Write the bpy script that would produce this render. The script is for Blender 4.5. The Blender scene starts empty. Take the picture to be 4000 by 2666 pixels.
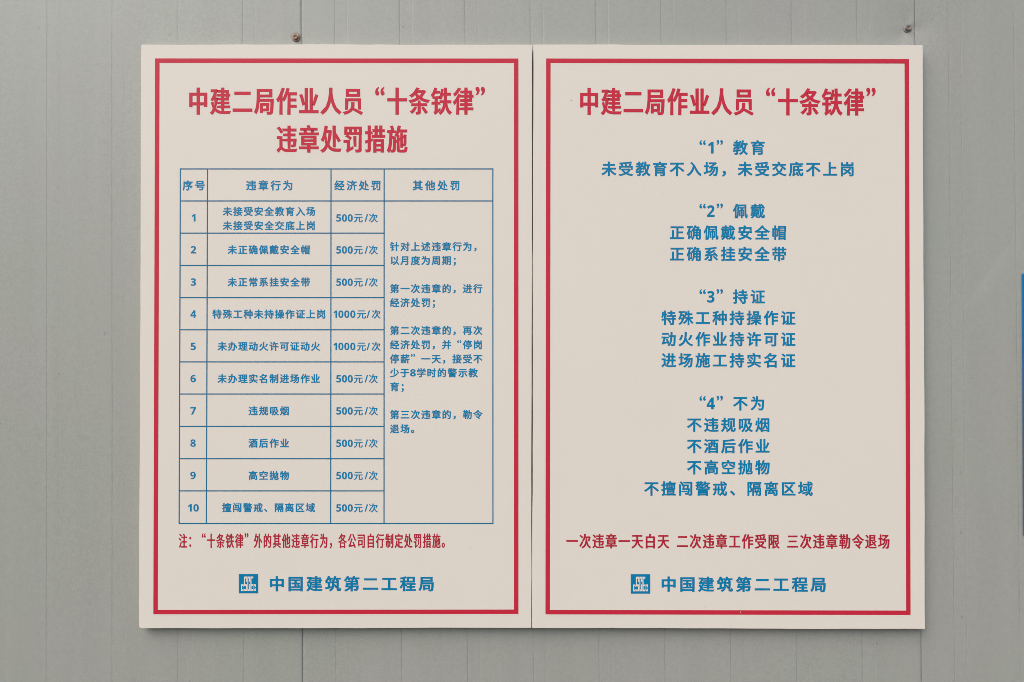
import bpy, math, random
import numpy as np
from mathutils import Matrix, Vector, Euler

scene = bpy.context.scene
C = scene.collection
R = math.radians
rng = random.Random(7)

# ------------------------------------------------------------------ camera
CAM_D, CAM_H = 1.5126, 1.60          # metres in front of the wall, above the ground
PITCH, ROLL = R(0.51), R(-0.257)
cam = bpy.data.cameras.new("camera")
cam.lens, cam.sensor_width, cam.clip_start, cam.clip_end = 26.0, 36.0, 0.05, 200
cam_o = bpy.data.objects.new("camera", cam)
C.objects.link(cam_o)
cam_o.location = (0, -CAM_D, CAM_H)
cam_o.rotation_euler = (Matrix.Rotation(R(90) + PITCH, 3, 'X') @ Matrix.Rotation(ROLL, 3, 'Z')).to_euler()
scene.camera = cam_o
ROT = cam_o.rotation_euler.to_matrix()
F = 4000 * 26 / 36

# ------------------------------------------------------------------ light: bright overcast day
SUN_EL, SUN_AZ = R(48), R(-146)       # azimuth clockwise from +Y; the sun is behind the viewer's left shoulder
world = bpy.data.worlds.new("World")
scene.world = world
world.use_nodes = True
wn = world.node_tree
sky = wn.nodes.new('ShaderNodeTexSky')
sky.sky_type = 'NISHITA'
sky.sun_disc = False
sky.sun_elevation = SUN_EL
sky.sun_rotation = SUN_AZ
sky.air_density, sky.dust_density, sky.ozone_density = 1.0, 2.5, 1.0
wn.links.new(sky.outputs[0], wn.nodes['Background'].inputs[0])
wn.nodes['Background'].inputs[1].default_value = 0.12
sun = bpy.data.lights.new("sun", 'SUN')
sun.energy, sun.angle, sun.color = 1.5, R(60), (1.0, 0.97, 0.92)
sun_o = bpy.data.objects.new("sun", sun)
C.objects.link(sun_o)
sdir = Vector((math.sin(SUN_AZ) * math.cos(SUN_EL), math.cos(SUN_AZ) * math.cos(SUN_EL), math.sin(SUN_EL)))
sun_o.rotation_euler = sdir.to_track_quat('Z', 'Y').to_euler()
sun_o.location = (-3, -6, 6)
scene.view_settings.view_transform = 'Standard'
scene.view_settings.look = 'None'
scene.view_settings.gamma = 1
scene.view_settings.exposure = 0.47
scene.cycles.filter_width = 0.85

# ------------------------------------------------------------------ helpers
def at(px, py, y=0.0):
    """point of the plane Y=y seen at pixel (px, py) of the 4000x2666 photograph -> (x, z)"""
    d = ROT @ Vector(((px - 2000) / F, -(py - 1333) / F, -1.0))
    t = (y + CAM_D) / d.y
    return d.x * t, CAM_H + d.z * t

def mesh_obj(name, verts, faces, mat, parent=None, smooth=False):
    me = bpy.data.meshes.new(name)
    me.from_pydata([tuple(v) for v in verts], [], [tuple(f) for f in faces])
    me.update()
    if smooth:
        me.polygons.foreach_set('use_smooth', [True] * len(me.polygons))
    if mat:
        me.materials.append(mat)
    o = bpy.data.objects.new(name, me)
    C.objects.link(o)
    if parent:
        o.parent = parent
        o.matrix_parent_inverse = Matrix.Translation(-world_loc(parent))
    return o

def world_loc(o):
    v = Vector(o.location)
    p = o.parent
    if p:
        return o.matrix_parent_inverse @ v + world_loc(p)
    return v

def thing(name, label, cat, loc, group=None):
    o = bpy.data.objects.new(name, None)
    o.empty_display_size = 0.05
    C.objects.link(o)
    o.location = loc
    o['label'], o['category'] = label, cat
    if group:
        o['group'] = group
    return o

def nodes(name):
    m = bpy.data.materials.new(name)
    m.use_nodes = True
    nt = m.node_tree
    return m, nt, nt.nodes['Principled BSDF'], nt.links

def noise(nt, vec, scale, detail=3, rough=0.5):
    n = nt.nodes.new('ShaderNodeTexNoise')
    n.inputs['Scale'].default_value = scale
    n.inputs['Detail'].default_value = detail
    n.inputs['Roughness'].default_value = rough
    nt.links.new(vec, n.inputs['Vector'])
    return n.outputs['Fac']

def math_(nt, op, a, b=None, clamp=False):
    n = nt.nodes.new('ShaderNodeMath')
    n.operation, n.use_clamp = op, clamp
    for i, v in enumerate((a, b)):
        if v is None:
            continue
        if isinstance(v, (int, float)):
            n.inputs[i].default_value = v
        else:
            nt.links.new(v, n.inputs[i])
    return n.outputs[0]

def mixc(nt, fac, a, b, mode='MIX'):
    n = nt.nodes.new('ShaderNodeMix')
    n.data_type, n.blend_type = 'RGBA', mode
    for s, v in ((n.inputs[0], fac), (n.inputs[6], a), (n.inputs[7], b)):
        if isinstance(v, (int, float)):
            s.default_value = v
        elif isinstance(v, tuple):
            s.default_value = (*v, 1)
        else:
            nt.links.new(v, s)
    return n.outputs[2]

def maprange(nt, v, a, b, c, d):
    n = nt.nodes.new('ShaderNodeMapRange')
    n.inputs[1].default_value, n.inputs[2].default_value = a, b
    n.inputs[3].default_value, n.inputs[4].default_value = c, d
    nt.links.new(v, n.inputs[0])
    return n.outputs[0]

def coords(nt, scale=(1, 1, 1)):
    g = nt.nodes.new('ShaderNodeNewGeometry')
    mp = nt.nodes.new('ShaderNodeMapping')
    mp.inputs['Scale'].default_value = scale
    nt.links.new(g.outputs['Position'], mp.inputs['Vector'])
    return mp.outputs[0]

def bump(nt, b, h, strength, dist):
    n = nt.nodes.new('ShaderNodeBump')
    n.inputs['Strength'].default_value = strength
    n.inputs['Distance'].default_value = dist
    nt.links.new(h, n.inputs['Height'])
    nt.links.new(n.outputs[0], b.inputs['Normal'])

# ------------------------------------------------------------------ materials
SCREWS = [at(1154.2, 145, -0.001), at(3552, 107, -0.001)]

def wall_material():
    m, nt, b, L = nodes('painted_steel')
    v = coords(nt)
    fine = noise(nt, v, 420, 2, 0.6)
    mid = noise(nt, v, 90, 3, 0.6)
    big = noise(nt, v, 2.4, 3, 0.5)
    streak = noise(nt, coords(nt, (16, 1, 0.9)), 1.6, 3, 0.5)
    col = mixc(nt, maprange(nt, big, 0.35, 0.65, 0, 1), (0.344, 0.362, 0.307), (0.363, 0.354, 0.320))
    f = math_(nt, 'ADD', maprange(nt, fine, 0.3, 0.7, 0.90, 1.10), maprange(nt, mid, 0.3, 0.7, -0.035, 0.035))
    f = math_(nt, 'MULTIPLY', f, maprange(nt, streak, 0.3, 0.7, 0.975, 1.02))
    gr = nt.nodes.new('ShaderNodeCombineColor')
    for i in range(3):
        L.new(f, gr.inputs[i])
    col = mixc(nt, 1.0, col, gr.outputs[0], 'MULTIPLY')
    # shade of the pressed creases painted as dark lines, broken along their length
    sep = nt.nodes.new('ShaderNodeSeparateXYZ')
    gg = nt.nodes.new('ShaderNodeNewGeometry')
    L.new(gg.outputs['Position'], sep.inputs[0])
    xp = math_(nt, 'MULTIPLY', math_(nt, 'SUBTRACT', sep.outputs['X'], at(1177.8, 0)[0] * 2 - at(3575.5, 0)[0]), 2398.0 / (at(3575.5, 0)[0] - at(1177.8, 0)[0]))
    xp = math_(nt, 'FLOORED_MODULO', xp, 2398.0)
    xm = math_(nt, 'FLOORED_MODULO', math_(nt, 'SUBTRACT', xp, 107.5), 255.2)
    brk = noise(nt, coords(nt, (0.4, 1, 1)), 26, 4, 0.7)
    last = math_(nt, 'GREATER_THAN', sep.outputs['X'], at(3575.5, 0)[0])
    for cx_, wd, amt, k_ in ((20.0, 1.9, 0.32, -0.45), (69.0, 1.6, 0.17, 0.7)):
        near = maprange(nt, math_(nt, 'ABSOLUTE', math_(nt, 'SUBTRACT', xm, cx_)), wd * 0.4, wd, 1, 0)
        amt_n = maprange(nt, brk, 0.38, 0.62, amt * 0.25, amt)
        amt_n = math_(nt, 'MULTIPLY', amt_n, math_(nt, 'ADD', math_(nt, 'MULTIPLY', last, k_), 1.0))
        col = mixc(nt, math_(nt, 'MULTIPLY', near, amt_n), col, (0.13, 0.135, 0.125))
    # small dark dirt flecks
    fl = noise(nt, v, 75, 1, 0.3)
    col = mixc(nt, maprange(nt, fl, 0.77, 0.82, 0, 0.35), col, (0.16, 0.155, 0.14))
    # rust bled round the screw by the joint, a grey ring round the other
    g = nt.nodes.new('ShaderNodeNewGeometry')
    for (sx, sz), rad, rc, k in ((SCREWS[0], 0.0125, (0.20, 0.10, 0.075), 0.75), (SCREWS[1], 0.0115, (0.16, 0.155, 0.14), 0.5)):
        d = nt.nodes.new('ShaderNodeVectorMath')
        d.operation = 'DISTANCE'
        L.new(g.outputs['Position'], d.inputs[0])
        d.inputs[1].default_value = (sx + (0.0015 if k > 0.6 else 0), 0, sz)
        dd = math_(nt, 'ADD', d.outputs['Value'], math_(nt, 'MULTIPLY', math_(nt, 'SUBTRACT', noise(nt, v, 160, 3), 0.5), 0.010))
        col = mixc(nt, maprange(nt, dd, rad * 0.55, rad, k, 0.0), col, rc)
    # pale wiped smear to the right of the boards
    p0, p1 = Vector((*at(3762, 1205),)), Vector((*at(3940, 955),))
    dr = (p1 - p0).normalized()
    dp = nt.nodes.new('ShaderNodeVectorMath'); dp.operation = 'SUBTRACT'
    L.new(g.outputs['Position'], dp.inputs[0]); dp.inputs[1].default_value = (p0.x, 0, p0.y)
    def dot(vec):
        n = nt.nodes.new('ShaderNodeVectorMath'); n.operation = 'DOT_PRODUCT'
        L.new(dp.outputs[0], n.inputs[0]); n.inputs[1].default_value = vec
        return n.outputs['Value']
    along = dot((dr.x, 0, dr.y)); across = dot((dr.y, 0, -dr.x))
    ln = (p1 - p0).length
    mk = math_(nt, 'MULTIPLY', maprange(nt, along, 0.0, ln * 0.3, 0, 1), maprange(nt, along, ln * 0.8, ln * 1.2, 1, 0))
    mk = math_(nt, 'MULTIPLY', mk, math_(nt, 'MULTIPLY', maprange(nt, across, -0.001, 0.001, 0, 1), maprange(nt, across, 0.002, 0.03, 1, 0)))
    col = mixc(nt, math_(nt, 'MULTIPLY', mk, 0.16), col, (0.5, 0.5, 0.47))
    L.new(col, b.inputs['Base Color'])
    b.inputs['Roughness'].default_value = 0.42
    b.inputs['Specular IOR Level'].default_value = 0.5
    bump(nt, b, math_(nt, 'ADD', fine, math_(nt, 'MULTIPLY', mid, 1.5)), 0.18, 0.0006)
    return m

def print_material(name, base, var, rough=0.42, bmp=0.06):
    m, nt, b, L = nodes(name)
    v = coords(nt)
    n1 = noise(nt, v, 260, 2)
    n2 = noise(nt, v, 5, 3)
    n3 = noise(nt, v, 38, 2)
    a = tuple(c * (1 - var) for c in base)
    c2 = tuple(min(1, c * (1 + var)) for c in base)
    f = math_(nt, 'ADD', math_(nt, 'MULTIPLY', maprange(nt, n1, 0.3, 0.7, 0, 1), 0.45),
              math_(nt, 'ADD', math_(nt, 'MULTIPLY', maprange(nt, n2, 0.3, 0.7, 0, 1), 0.35), math_(nt, 'MULTIPLY', maprange(nt, n3, 0.3, 0.7, 0, 1), 0.2)))
    L.new(mixc(nt, f, a, c2), b.inputs['Base Color'])
    b.inputs['Roughness'].default_value = rough
    b.inputs['Specular IOR Level'].default_value = 0.2
    bump(nt, b, math_(nt, 'ADD', n1, math_(nt, 'MULTIPLY', n3, 2.0)), bmp, 0.0006)
    return m

def rust_material(name, c1, c2, metal):
    m, nt, b, L = nodes(name)
    n = noise(nt, coords(nt), 500, 4, 0.7)
    L.new(mixc(nt, maprange(nt, n, 0.35, 0.65, 0, 1), c1, c2), b.inputs['Base Color'])
    b.inputs['Metallic'].default_value = metal
    b.inputs['Roughness'].default_value = 0.45
    bump(nt, b, n, 0.5, 0.0004)
    return m

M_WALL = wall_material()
M_BOARD = print_material('white_board', (0.765, 0.697, 0.608), 0.014)
M_EDGE = print_material('board_cut_edge', (0.55, 0.51, 0.46), 0.04, 0.7)
M_RED = print_material('red_print', (0.575, 0.024, 0.052), 0.06)
M_RED2 = print_material('small_red_print', (0.45, 0.018, 0.040), 0.08)
M_BLUE = print_material('blue_print', (0.001, 0.20, 0.395), 0.08)
M_LINE = print_material('blue_line_print', (0.003, 0.15, 0.285), 0.06)
M_BLUE_SIGN = print_material('blue_sign_face', (0.008, 0.17, 0.45), 0.05)
M_BLUE_DULL = print_material('blue_sign_foot_band', (0.07, 0.16, 0.22), 0.05)
M_RUST = rust_material('rusty_screw', (0.14, 0.068, 0.045), (0.36, 0.22, 0.15), 0.35)
M_RUST_DARK = rust_material('rusty_washer', (0.13, 0.07, 0.05), (0.42, 0.33, 0.27), 0.3)
M_STEEL = rust_material('tarnished_screw', (0.16, 0.125, 0.10), (0.36, 0.31, 0.26), 0.5)
M_STEEL_W = rust_material('tarnished_washer', (0.11, 0.10, 0.085), (0.42, 0.40, 0.37), 0.5)
M_SPECK = print_material('dirt', (0.12, 0.10, 0.09), 0.2)

# ------------------------------------------------------------------ steel cabin wall
PXM = F / CAM_D                       # photo pixels per metre on the wall
x0 = at(1177.8, 0)[0]                 # joint between two panels
x1 = at(3575.5, 0)[0]
PW = x1 - x0                          # panel width
KP = 2398.0 / PW                      # profile drawing units per metre of panel
wall = thing('cabin_wall', 'grey painted steel cabin wall of shallow ribbed upright panels behind the notice boards',
             'wall', (at(2000, 1333)[0], 0, 0))

def flute(u):
    """relief of one panel, u = distance from its left edge (m), 0 = front face, negative = pressed in"""
    h = np.zeros_like(u)
    p = u * KP
    for k in range(9):
        a = 127.5 + 255.2 * k
        b = a + 49
        h -= 0.00022 * np.clip((p - a + 1.6) / 3.2, 0, 1) * np.clip((b + 1.6 - p) / 3.2, 0, 1)
        h -= 0.00022 * np.clip(1 - np.abs(p - a) / 2.2, 0, 1)
        h -= 0.00020 * np.clip(1 - np.abs(p - b) / 2.0, 0, 1)
    return h

def rolled(u, roll):
    # the sheet rolls inward at both joints
    return 0.0012 * (roll[0] * np.clip(1 - u / 0.0022, 0, 1) ** 2 + roll[1] * np.clip(1 - (PW - u) / 0.0022, 0, 1) ** 2)

def dimples(X, Z):
    """sheet drawn in round the screws"""
    d = 0
    for (sx, sz), dep, rad in ((SCREWS[0], 0.0007, 0.022), (SCREWS[1], 0.0042, 0.040)):
        rr = np.hypot(X - sx, Z - sz)
        ang = np.arctan2(Z - sz, X - sx)
        d = d + dep * np.exp(-(rr / rad) ** 1.5) * (1 + 0.25 * np.cos(3 * ang + 0.6))
    return d

def make_panel(xl, gap_l, gap_r, seed, roll=(1.0, 1.0)):
    cols = set()
    for k in range(9):
        a = 127.5 + 255.2 * k
        for c in (a, a + 49):
            for d in (-2.6, -1.6, 0, 1.6, 2.6):
                cols.add((c + d) / KP)
    for i in range(int(PW / 0.005)):
        cols.add(i * 0.005)
    for d in (0.0, 0.0005, 0.0011, 0.0022):
        cols.add(d); cols.add(PW - d)
    us = np.array(sorted(c for c in cols if 0 <= c <= PW))
    us = us[np.concatenate(([True], np.diff(us) > 1e-5))]
    zs = np.concatenate((np.linspace(0.0, 0.85, 12), np.linspace(0.875, 2.33, 240), np.linspace(2.36, 2.7, 8)))
    U, Z = np.meshgrid(us, zs)
    X = xl + U
    rs = np.random.RandomState(seed)
    W = np.zeros_like(U)              # oil-canning of the thin sheet
    for _ in range(10):
        kx, kz, ph = rs.uniform(2, 11), rs.uniform(-4.5, 4.5), rs.uniform(0, 6.28)
        W += 0.00022 * np.sin(kx * X + kz * Z + ph)
    # wobble of the rolled creases
    Y = -(flute(U + 0.00025 * np.sin(Z * 31 + rs.uniform(0, 6)) * np.sin(Z * 7.3)) + W - rolled(U, roll))
    Y += dimples(X, Z)
    # squeeze the panel so a joint gap is left at either side
    X = xl + gap_l + U * (PW - gap_l - gap_r) / PW
    nz, nx = U.shape
    V = np.stack([X, Y, Z], -1).reshape(-1, 3)
    idx = np.arange(nz * nx).reshape(nz, nx)
    faces = np.stack([idx[:-1, :-1], idx[:-1, 1:], idx[1:, 1:], idx[1:, :-1]], -1).reshape(-1, 4).tolist()
    V = V.tolist()
    # returns 50 mm deep and a flat back
    n0 = len(V)
    back = {}
    rim = list(idx[:, 0]) + list(idx[-1, 1:]) + list(idx[:-1, -1][::-1]) + list(idx[0, 1:-1][::-1])
    for i in rim:
        back[i] = len(V)
        V.append([V[i][0], 0.05, V[i][2]])
    for a, b in zip(rim, rim[1:] + rim[:1]):
        faces.append((a, b, back[b], back[a]))
    faces.append(tuple(back[i] for i in (idx[0, 0], idx[-1, 0], idx[-1, -1], idx[0, -1])))
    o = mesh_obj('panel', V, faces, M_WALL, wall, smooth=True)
    o.data.set_sharp_from_angle(angle=R(40))
    return o

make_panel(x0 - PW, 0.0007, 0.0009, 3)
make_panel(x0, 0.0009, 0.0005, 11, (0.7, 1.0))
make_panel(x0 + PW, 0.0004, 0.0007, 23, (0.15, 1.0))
for xj in (x0, x0 + PW):               # the folded lip seen at the bottom of each joint
    a, b = xj - 0.0022, xj + 0.0022
    zz = np.concatenate((np.linspace(0, 2.0, 20), np.linspace(2.02, 2.4, 60), [2.69]))
    V, Fc = [], []
    for z in zz:
        y = 0.0019 + float(dimples(xj, z))
        V += [(a, y, z), (b, y, z), (b, 0.02, z), (a, 0.02, z)]
    for i in range(len(zz) - 1):
        for k in range(4):
            l = (k + 1) % 4
            Fc.append((4 * i + k, 4 * i + l, 4 * i + 4 + l, 4 * i + 4 + k))
    mesh_obj('joint_lip', V, Fc, M_WALL, wall)

def make_screw(px, py, r_w, r_h, sink, m_w, m_h, turn, label):
    sx, sz = at(px, py, -0.004)
    ly = 0.0 + sink
    N = 28
    prof = [(r_w, 0.0), (r_w, -0.0010), (r_w * 0.93, -0.0019), (r_w * 0.66, -0.0026), (0.0005, -0.0026)]
    V, Fc = [], []
    for r, y in prof:
        for i in range(N):
            a = 2 * math.pi * i / N
            V.append((sx + r * math.cos(a), ly + y, sz + r * math.sin(a)))
    for j in range(len(prof) - 1):
        for i in range(N):
            k = (i + 1) % N
            Fc.append((j * N + i, j * N + k, (j + 1) * N + k, (j + 1) * N + i))
    root = mesh_obj('screw', [], [], None, wall)
    bpy.data.objects.remove(root)
    # hex head: six flats, bevelled rim, dished top
    hp = [(1.0, -0.0022), (1.0, -0.0058), (0.90, -0.0067), (0.72, -0.0067), (0.55, -0.0057), (0.0, -0.0052)]
    HV, HF = [], []
    for q, (k, y) in enumerate(hp):
        for i in range(6 * 4):
            a = turn + 2 * math.pi * i / 24
            hexr = math.cos(math.pi / 6) / math.cos(((a - turn) % (math.pi / 3)) - math.pi / 6)
            mixk = 1 if q < 2 else (0.6 if q == 2 else 0.15)
            rr = r_h * k * (hexr * mixk + 0.93 * (1 - mixk))
            HV.append((sx + rr * math.cos(a), ly + y, sz + rr * math.sin(a)))
    for j in range(len(hp) - 1):
        for i in range(24):
            k = (i + 1) % 24
            HF.append((j * 24 + i, j * 24 + k, (j + 1) * 24 + k, (j + 1) * 24 + i))
    head = mesh_obj('screw', HV, HF, m_h, wall)
    head['label'] = label
    w = mesh_obj('washer', V, Fc, m_w, head, smooth=True)
    w.data.set_sharp_from_angle(angle=R(35))
    return head

make_screw(1154.2, 145, 0.0080, 0.0054, 0.0008, M_RUST_DARK, M_RUST, 0.15, 'rusty brown hex head screw beside the panel joint')
make_screw(3552, 107, 0.0086, 0.0058, 0.0044, M_STEEL_W, M_STEEL, 0.35, 'dull grey brown hex head screw sunk in a dimple')

# ------------------------------------------------------------------ lettering
GL = {}
def glyph_outline(ch):
    """filled mesh of one character in em units (x, y)"""
    bold = ch in '0123456789'
    if bold:                            # bold sans numerals
        ch = chr(0x1D7EC + int(ch))
    cu = bpy.data.curves.new('lettering', 'FONT')
    cu.body = ch
    cu.size = 1.0
    cu.resolution_u = 4
    ob = bpy.data.objects.new('lettering', cu)
    C.objects.link(ob)
    bpy.context.view_layer.update()
    me = ob.to_mesh()
    vs = [(v.co.x, v.co.y) for v in me.vertices]
    fs = [tuple(p.vertices) for p in me.polygons]
    ob.to_mesh_clear()
    bpy.data.objects.remove(ob)
    bpy.data.curves.remove(cu)
    if bold:                            # 0.69 em tall like the rest, centred on its own width
        ys = [v[1] for v in vs]
        k = 0.69 / (max(ys) - min(ys))
        vs = [(v[0] * k, (v[1] - min(ys)) * k) for v in vs]
    # weld
    key, mp, out = {}, [], []
    for v in vs:
        k = (round(v[0], 5), round(v[1], 5))
        if k not in key:
            key[k] = len(out)
            out.append(v)
        mp.append(key[k])
    fs = [tuple(mp[i] for i in f) for f in fs]
    return out, [f for f in fs if len(set(f)) == len(f)]

def glyph(ch, wx, wy):
    """character with its strokes thickened by wx, wy em on every side, never closing a gap"""
    kk = (ch, wx, wy)
    if kk in GL:
        return GL[kk]
    vs, fs = glyph_outline(ch)
    P = np.array(vs)
    cnt = {}
    for f in fs:
        for a, b in zip(f, f[1:] + f[:1]):
            e = (min(a, b), max(a, b))
            cnt.setdefault(e, []).append((a, b, f))
    bd = []
    for e, l in cnt.items():
        if len(l) == 1:
            a, b, f = l[0]
            c = P[list(f)].mean(0)
            t = P[b] - P[a]
            ln = np.hypot(*t)
            if ln < 1e-7:
                continue
            n = np.array([t[1], -t[0]]) / ln
            if np.dot(n, c - P[a]) > 0:
                n = -n
            bd.append((a, b, n))
    A = np.array([P[a] for a, b, n in bd]); B = np.array([P[b] for a, b, n in bd])
    vn = {}
    for a, b, n in bd:
        vn.setdefault(a, []).append(n)
        vn.setdefault(b, []).append(n)
    outer = {}
    allv = [tuple(p) for p in P]
    for v, ns in vn.items():
        s = sum(ns)
        q = np.dot(s, s)
        if len(ns) == 2 and q > 0.35:
            mit = s * 2 / q              # mitre
        else:
            mit = s / max(1e-6, math.sqrt(q))
        off = np.array([mit[0] * wx, mit[1] * wy])
        L = np.hypot(*off)
        if L > 1e-6:
            d = off / L
            # nearest other outline straight ahead
            E = B - A
            den = d[0] * E[:, 1] - d[1] * E[:, 0]
            W = A - P[v]
            with np.errstate(divide='ignore', invalid='ignore'):
                t = (W[:, 0] * E[:, 1] - W[:, 1] * E[:, 0]) / den
                u = (W[:, 0] * d[1] - W[:, 1] * d[0]) / den
            ok = (np.abs(den) > 1e-9) & (t > 1e-4) & (u >= -0.01) & (u <= 1.01)
            if ok.any():
                L = min(L, 0.32 * t[ok].min())
            off = d * L
        outer[v] = len(allv)
        allv.append(tuple(P[v] + off))
    F2 = [tuple(f) for f in fs]
    for a, b, n in bd:
        F2.append((a, b, outer[b], outer[a]))
    GL[kk] = (np.array(allv), F2)
    return GL[kk]

PROUD = 0.019                          # front face of the boards in front of the wall
PRINT_Y = -(PROUD + 0.00025)
HALF = set('0123456789/')
def lettering(name, items, mat, parent, wx, wy, slope=0.0, y=PRINT_Y):
    """one part per printed run of characters: a new one after a comma or colon, at a quotation, at a wide gap"""
    runs, prev = [], None
    for it in items:
        if prev is None or prev[0] in '，：；、”' or it[0] == '“' or it[1] - prev[1] > 1.6 * it[3] + 4:
            runs.append([])
        runs[-1].append(it)
        prev = it
    for q in runs:
        letter_run(name, q, items[0][1], mat, parent, wx, wy, slope, y)

def letter_run(name, items, x_first, mat, parent, wx, wy, slope, y):
    """items: (char, centre x px, centre y px, em width px, em height px)"""
    V, Fc = [], []
    for ch, cx, cy, ew, eh in items:
        if ch in ' 　':
            continue
        q_ = 0.5 if ch in '“”' else 1
        q_ = 0.3 if ch in '0123456789' else q_
        gv, gf = glyph(ch, wx * q_, wy * q_)
        if ch in '“”' or ch in HALF:
            mn, mx = gv.min(0), gv.max(0)
            ox, oy = (mn[0] + mx[0]) / 2, ((mn[1] + mx[1]) / 2 if ch in '“”/' else 0.345)
        else:
            ox, oy = 0.5, 0.3805
        base = len(V)
        for gx, gy in gv:
            px = cx + (gx - ox) * ew
            py = cy - (gy - oy) * eh + (px - x_first) * slope
            X, Z = at(px, py, y)
            V.append((X, y, Z))
        for f in gf:
            Fc.append(tuple(base + i for i in f))
    o = mesh_obj(name, V, Fc, mat, parent)
    me = o.data
    # every face looks out of the wall
    flip = [p for p in me.polygons if p.normal.y > 0]
    for p in flip:
        p.flip()
    me.update()
    return o

def row(text, xs, pitch, yc, ew, eh, q=1.2):
    """characters in full-width cells starting at centre xs; quotes, digits keep their own place"""
    out = []
    x = xs
    for ch in text:
        if ch == '“':
            out.append((ch, x + 0.24 * ew, yc - 0.35 * eh, ew * q, eh * q * 0.95))
        elif ch == '”':
            out.append((ch, x - 0.26 * ew, yc - 0.35 * eh, ew * q, eh * q * 0.95))
        else:
            out.append((ch, x, yc, ew, eh))
        x += pitch
    return out

# ------------------------------------------------------------------ boards
def slab(name, outline, mat_f, mat_e, parent, y_front, y_back, bevel=0.0005):
    """prism of a px outline (clockwise in the photo from top left), softened front arris"""
    pts = [at(px, py, y_front) for px, py in outline]
    cx = sum(p[0] for p in pts) / len(pts)
    cz = sum(p[1] for p in pts) / len(pts)
    n = len(pts)
    V = []
    for p in pts:                       # front, drawn in by the bevel
        dx = -bevel if p[0] > cx else bevel
        dz = -bevel if p[1] > cz else bevel
        V.append((p[0] + dx, y_front, p[1] + dz))
    for p in pts:
        V.append((p[0], y_front + bevel * 0.8, p[1]))
    for p in pts:
        V.append((p[0], y_back, p[1]))
    Fc = [tuple(range(n))]
    for j in (0, 1):
        for i in range(n):
            k = (i + 1) % n
            Fc.append((j * n + i, (j + 1) * n + i, (j + 1) * n + k, j * n + k))
    Fc.append(tuple(range(3 * n - 1, 2 * n - 1, -1)))
    o = mesh_obj(name, V, Fc, mat_f, parent)
    o.data.materials.append(mat_e)
    for p in o.data.polygons:
        c = p.center
        if p.index > n:
            p.material_index = 1
    import bmesh
    bm = bmesh.new(); bm.from_mesh(o.data)
    bmesh.ops.recalc_face_normals(bm, faces=bm.faces)
    bm.to_mesh(o.data); bm.free()
    return o

def edge_points(a, b, n, amp, r):
    """slightly uneven sawn edge between two corners"""
    out = []
    nx, ny = -(b[1] - a[1]), (b[0] - a[0])
    l = math.hypot(nx, ny)
    nx, ny = nx / l, ny / l
    ph = r.uniform(0, 6)
    for i in range(1, n):
        t = i / n + r.uniform(-0.3, 0.3) / n
        d = amp * (0.5 * math.sin(t * 9 + ph) + r.uniform(-0.5, 0.5))
        out.append((a[0] + (b[0] - a[0]) * t + nx * d, a[1] + (b[1] - a[1]) * t + ny * d))
    return out

def board_outline(tl, tr, br, bl, seed, rad=(2, 2, 2, 2)):
    r = random.Random(seed)
    out = []
    cs = (tl, tr, br, bl)
    for i in range(4):
        p, c, q = cs[i - 1], cs[i], cs[(i + 1) % 4]
        def toward(c, p, d):
            l = math.hypot(p[0] - c[0], p[1] - c[1])
            return (c[0] + (p[0] - c[0]) * d / l, c[1] + (p[1] - c[1]) * d / l)
        k = rad[i]
        a, b = toward(c, p, k), toward(c, q, k)
        m = (c[0] * 0.42 + (a[0] + b[0]) * 0.29, c[1] * 0.42 + (a[1] + b[1]) * 0.29)
        out += [a, m, b]
        out += edge_points(c, q, 16 if i % 2 == 0 else 22, 1.3, r)
    return out

def frame_strip(name, outer, t, mat, parent, y=PRINT_Y):
    """printed rectangular ring: outer corners tl tr br bl in px, line thickness t px"""
    (a, b, c, d) = outer
    inner = [(a[0] + t, a[1] + t), (b[0] - t, b[1] + t), (c[0] - t, c[1] - t), (d[0] + t, d[1] - t)]
    V = [(*at(*p, y),) for p in list(outer) + inner]
    V = [(p[0], y, p[1]) for p in V]
    Fc = [(i, 4 + i, 4 + (i + 1) % 4, (i + 1) % 4) for i in range(4)]
    return mesh_obj(name, V, Fc, mat, parent)

def rects(name, rs, mat, parent, y=PRINT_Y):
    V, Fc = [], []
    for q in rs:
        b = len(V)
        for p in q:
            X, Z = at(*p, y)
            V.append((X, y, Z))
        Fc.append((b + 3, b + 2, b + 1, b))
    return mesh_obj(name, V, Fc, mat, parent)

def emblem(x0_, y0_, x1_, y1_, parent):
    s = rects('emblem', [[(x0_, y0_), (x1_, y0_), (x1_, y1_), (x0_, y1_)]], M_BLUE, parent)
    L = [(690, 430, 745, 820), (745, 430, 850, 525), (800, 525, 850, 700),
         (690, 820, 850, 920), (795, 920, 850, 1165), (690, 1075, 795, 1165),
         (868, 430, 912, 1165), (912, 430, 1000, 515), (955, 515, 1000, 700), (912, 1080, 1000, 1165), (955, 815, 1000, 1080),
         (1020, 430, 1075, 1165), (1075, 430, 1165, 525), (1075, 820, 1160, 910), (1075, 1075, 1160, 1165),
         (545, 825, 597, 1170), (597, 825, 672, 905), (640, 905, 672, 950), (597, 1085, 672, 1170), (640, 1045, 672, 1085),
         (1182, 820, 1215, 1165), (1215, 820, 1300, 905), (1255, 905, 1300, 965), (1215, 1080, 1300, 1165), (1255, 1035, 1300, 1080)]
    q = []
    for a, b, c, d in L:
        f = lambda x, yy: (x0_ + (x - 428) / 990 * (x1_ - x0_), y0_ + (yy - 300) / 985 * (y1_ - y0_))
        q.append([f(a, b), f(c, b), f(c, d), f(a, d)])
    rects('emblem_letters', q, M_BOARD, s, PRINT_Y - 0.0002)
    return s

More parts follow.
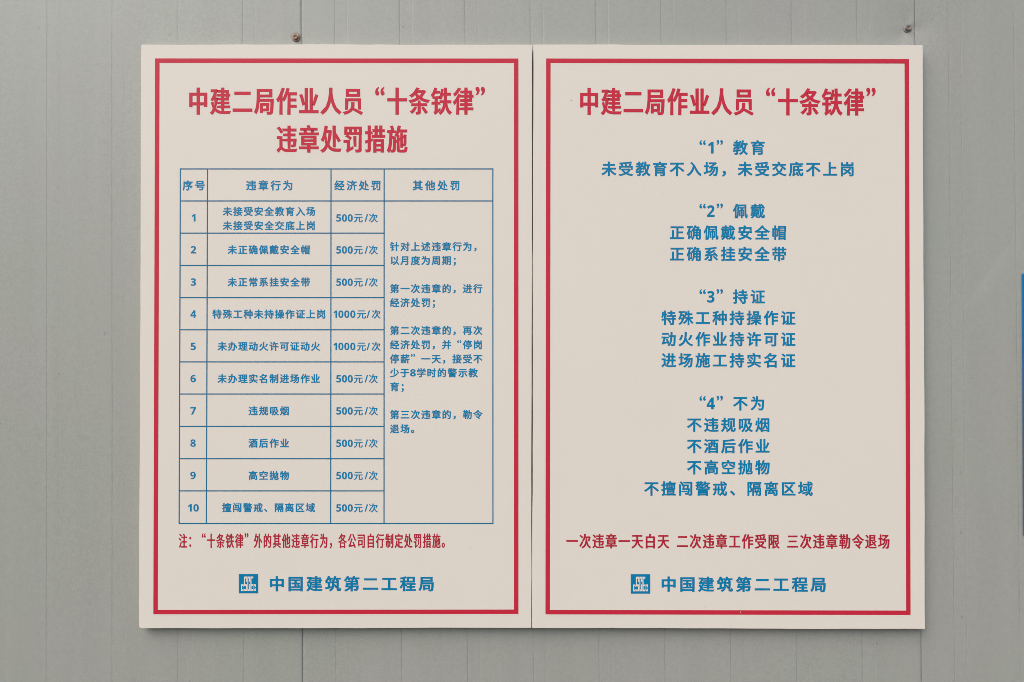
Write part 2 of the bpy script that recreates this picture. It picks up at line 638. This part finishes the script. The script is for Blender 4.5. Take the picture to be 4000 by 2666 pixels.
def specks(parent, pts):
    for k, (px, py, r) in enumerate(pts):
        V = []
        cx, cz = at(px, py, PRINT_Y)
        n = 7
        for i in range(n):
            a = 2 * math.pi * i / n
            rr = 0.6 * r / PXM * rng.uniform(0.6, 1.2)
            V.append((cx + rr * math.cos(a), PRINT_Y, cz + rr * math.sin(a)))
        mesh_obj('dirt_speck', V, [tuple(range(n))], M_SPECK, parent)

TW, TH = 0.044, 0.018   # thickening of the tall condensed titles
BW, BH = 0.032, 0.024   # bold blue
SW, SH = 0.032, 0.024   # table

# ---- left board
bx, bz = at(1312, 2455, 0)
lb = thing('notice_board', 'white notice board holding a blue ruled table inside its red border',
           'notice board', (bx, -0.008, bz), 'pair of white notice boards')
slab('board_panel', board_outline((551.7, 175), (2078.7, 175.5), (2075.8, 2454.2), (543, 2456), 1, (3, 3, 3, 9)),
     M_BOARD, M_EDGE, lb, -PROUD, -0.0035)
frame_strip('border', [(605.7, 229), (2025, 229.4), (2025, 2399.2), (598.8, 2400.5)], 17.3, M_RED, lb)
lettering('title_lettering', row('中建二局作业人员“十条铁律”', 774.4, 86.3, 395.8, 79, 111), M_RED, lb, TW, TH)
lettering('title_lettering', row('违章处罚措施', 1120, 86.3, 544, 79, 111), M_RED, lb, TW, TH)

# table rules
def vx(top, bot, yy):
    return top + (bot - top) * (yy - 660.7) / (2045.7 - 660.7)
YS = [660.7, 785.8, 911.5, 1037.7, 1163.4, 1289, 1414.5, 1540, 1666.4, 1792.7, 1918.4, 2045.7]
VX = [(704.5, 699.6), (810.6, 806), (1293, 1291.5), (1500.5, 1500), (1925, 1925.4)]
h = 2.15
rule = []
for i, (a, b) in enumerate(VX):
    rule.append([(a - h, YS[0] - h), (a + h, YS[0] - h), (b + h, YS[-1] + h), (b - h, YS[-1] + h)])
table = rects('table_rules', rule, M_LINE, lb)
cells = []
for k, yy in enumerate(YS):
    cols = VX if k in (0, 1, len(YS) - 1) else VX[:4]
    for (a, b) in zip(cols, cols[1:]):
        xa, xb = vx(*a, yy) + h, vx(*b, yy) - h
        cells.append([(xa, yy - h), (xb, yy - h), (xb, yy + h), (xa, yy + h)])
rects('cross_rules', cells, M_LINE, table)
for txt, xs, p in (('序号', 733, 48), ('违章行为', 980.9, 47.9), ('经济处罚', 1325.8, 47.7), ('其他处罚', 1632, 48.4)):
    lettering('heading_lettering', row(txt, xs, p, 725, 40, 40.5), M_BLUE, table, SW, SH)
for k in range(10):
    yc = [851.3, 976.3, 1102.5, 1227.6, 1353.8, 1479.8, 1605.5, 1731.7, 1858, 1984.7][k]
    cx = 755.6 - 2.2 * k / 9
    if k == 9:
        it = [('1', cx - 12.5, yc, 43, 41.5), ('0', cx + 12.5, yc, 43, 41.5)]
    else:
        it = [(str(k + 1), cx, yc, 43, 41.5)]
    lettering('number_lettering', it, M_BLUE, table, 0.028, 0.014)
ENT = [('未接受安全教育入场', 888.4, 40.7, 826.3), ('未接受安全交底上岗', 888.4, 40.7, 881.9), ('未正确佩戴安全帽', 907.4, 40.8, 976.2),
       ('未正常系挂安全带', 907.4, 40.8, 1102.5), ('特殊工种未持操作证上岗', 847.5, 40.7, 1227.6), ('未办理动火许可证动火', 867.7, 40.5, 1353.3),
       ('未办理实名制进场作业', 867.7, 40.5, 1479.8), ('违规吸烟', 988.5, 41, 1605.5), ('酒后作业', 988.5, 41, 1731.7),
       ('高空抛物', 988.5, 41, 1858), ('擅闯警戒、隔离区域', 885.7, 40.8, 1983.6)]
for txt, xs, p, yc in ENT:
    lettering('entry_lettering', row(txt, xs, p, yc, 36.5, 37), M_BLUE, table, SW, SH)
for k in range(10):
    yc = [852, 977, 1103, 1228, 1354, 1480.3, 1606, 1732.2, 1858.5, 1985][k]
    if k in (3, 4):
        it = [(c, x, yc, 41, 41.5) for c, x in zip('1000', (1309.5, 1331.5, 1354.6, 1378))] + \
             [('元', 1411.8, yc, 36.5, 37), ('/', 1438.5, yc, 40, 40), ('次', 1469, yc, 36.5, 37)]
    else:
        it = [(c, x, yc, 41, 41.5) for c, x in zip('500', (1323, 1345.4, 1368))] + \
             [('元', 1399.3, yc, 36.5, 37), ('/', 1430.8, yc, 40, 40), ('次', 1458, yc, 36.5, 37)]
    lettering('fine_lettering', it, M_BLUE, table, 0.024, 0.012)
for txt, yc in (('针对上述违章行为，', 963.7), ('以月度为周期；', 1018), ('第一次违章的，进行', 1128), ('经济处罚；', 1183),
                ('第二次违章的，再次', 1291.3), ('经济处罚，并“停岗', 1347.3), ('停薪”一天，接受不', 1402.6), (None, 1457),
                ('育；', 1511.4), ('第三次违章的，勒令', 1620), ('退场。', 1675.7)):
    if txt:
        it = row(txt, 1541.3, 40.65, yc, 36.5, 37)
    else:
        it = [('少', 1541, yc, 36.5, 37), ('于', 1581, yc, 36.5, 37), ('8', 1613, yc, 45, 41)] + \
             [(c, x, yc, 36.5, 37) for c, x in zip('学时的警示教', (1645.7, 1685.4, 1725.7, 1766.5, 1808, 1848))]
    lettering('remark_lettering', it, M_BLUE, table, SW, SH)

note = []
x = 714.5
for ch in '注：“十条铁律”外的其他违章行为，各公司自行制定处罚措施。':
    note += row(ch, x, 36.65, 2113.5, 32.5, 60)
    x += 36.67
lettering('note_lettering', note, M_RED2, lb, 0.040, 0.012, -0.0003)
emblem(932.8, 2243.2, 1008.5, 2318.6, lb)
lettering('name_lettering', row('中国建筑第二工程局', 1081.6, 73.1, 2281, 62.5, 61.5), M_BLUE, lb, 0.036, 0.026)
specks(lb, [(1838, 2143, 2), (640, 1830, 2.2), (1700, 1660, 1.6)])

# ---- right board
bx, bz = at(2845, 2456, 0)
rb = thing('notice_board', 'white notice board with only centred blue text lines inside its red border, no table',
           'notice board', (bx, -0.008, bz), 'pair of white notice boards')
slab('board_panel', board_outline((2083.6, 175), (3605, 178), (3614.2, 2458.4), (2078.6, 2454.5), 5, (3, 2, 2, 3)),
     M_BOARD, M_EDGE, rb, -PROUD, -0.0035)
frame_strip('border', [(2133.4, 229.3), (3550.8, 231.6), (3557, 2403.2), (2130.6, 2400.7)], 17.3, M_RED, rb)
lettering('title_lettering', row('中建二局作业人员“十条铁律”', 2301.4, 86.25, 397, 79, 111), M_RED, rb, TW, TH, 0.0022)
E_, H_ = 58, 58.5
def heading(d, word, yc):
    it = [('“', 2744.5, yc - 19.5, 66, 70), (d, 2776.5, yc + 0.5, 60, 65), ('”', 2811.5, yc - 19.5, 66, 70)]
    it += row(word, 2892, 68, yc, E_, H_)
    lettering('rule_heading_lettering', it, M_BLUE, rb, BW, BH, 0.0005)
def rule_line(txt, xs, p, yc):
    lettering('rule_lettering', row(txt, xs, p, yc, E_, H_), M_BLUE, rb, BW, BH, 0.0015)
heading('1', '教育', 577)
rule_line('未受教育不入场，未受交底不上岗', 2378.5, 66.5, 660)
heading('2', '佩戴', 825)
rule_line('正确佩戴安全帽', 2644.7, 66.5, 909)
rule_line('正确系挂安全带', 2644.7, 66.5, 992.5)
heading('3', '持证', 1159.5)
rule_line('特殊工种持操作证', 2612, 66.65, 1242)
rule_line('动火作业持许可证', 2612, 66.65, 1325)
rule_line('进场施工持实名证', 2612, 66.65, 1408)
heading('4', '不为', 1576)
rule_line('不违规吸烟', 2712, 66.7, 1660)
rule_line('不酒后作业', 2712, 66.7, 1743)
rule_line('不高空抛物', 2712, 66.7, 1826)
rule_line('不擅闯警戒、隔离区域', 2544.8, 66.85, 1909)
it = []
for txt, xs in (('一次违章一天白天', 2234.7), ('二次违章工作受限', 2665.6), ('三次违章勒令退场', 3096.4)):
    it += row(txt, xs, 50.95, 2114.5, 45.5, 60)
lettering('warning_lettering', it, M_RED2, rb, 0.040, 0.016, 0.0013)
emblem(2464, 2243.8, 2540, 2320, rb)
lettering('name_lettering', row('中国建筑第二工程局', 2612, 73.2, 2282.6, 62.5, 61.5), M_BLUE, rb, 0.036, 0.026, 0.0025)
specks(rb, [(2232, 394, 3), (2203, 544, 2.6), (2755, 2371, 2), (2587, 762, 1.8), (3559, 341, 2)])
rects('scuff', [[(2892, 2390), (2895, 2390), (2894.5, 2397), (2893, 2396)]], M_BOARD, rb, PRINT_Y - 0.0002)

# ---- blue sign cut off by the right edge of the photograph
sx_, sz_ = at(4400, 2094, 0)
bs = thing('blue_sign', 'flat blue sign on grey wall, cut off by the right edge of the photo',
           'sign', (sx_, -0.002, sz_))
slab('sign_panel', [(3993.8, 1069.5), (4990, 1072), (4996, 2094), (3999.0, 2093)], M_BLUE_SIGN, M_BLUE_SIGN, bs, -0.0032, -0.0017, 0.0002)
rects('foot_band', [[(3999.2, 2059), (4990, 2060), (4990, 2091), (3999.3, 2091)]], M_BLUE_DULL, bs, -0.0034)
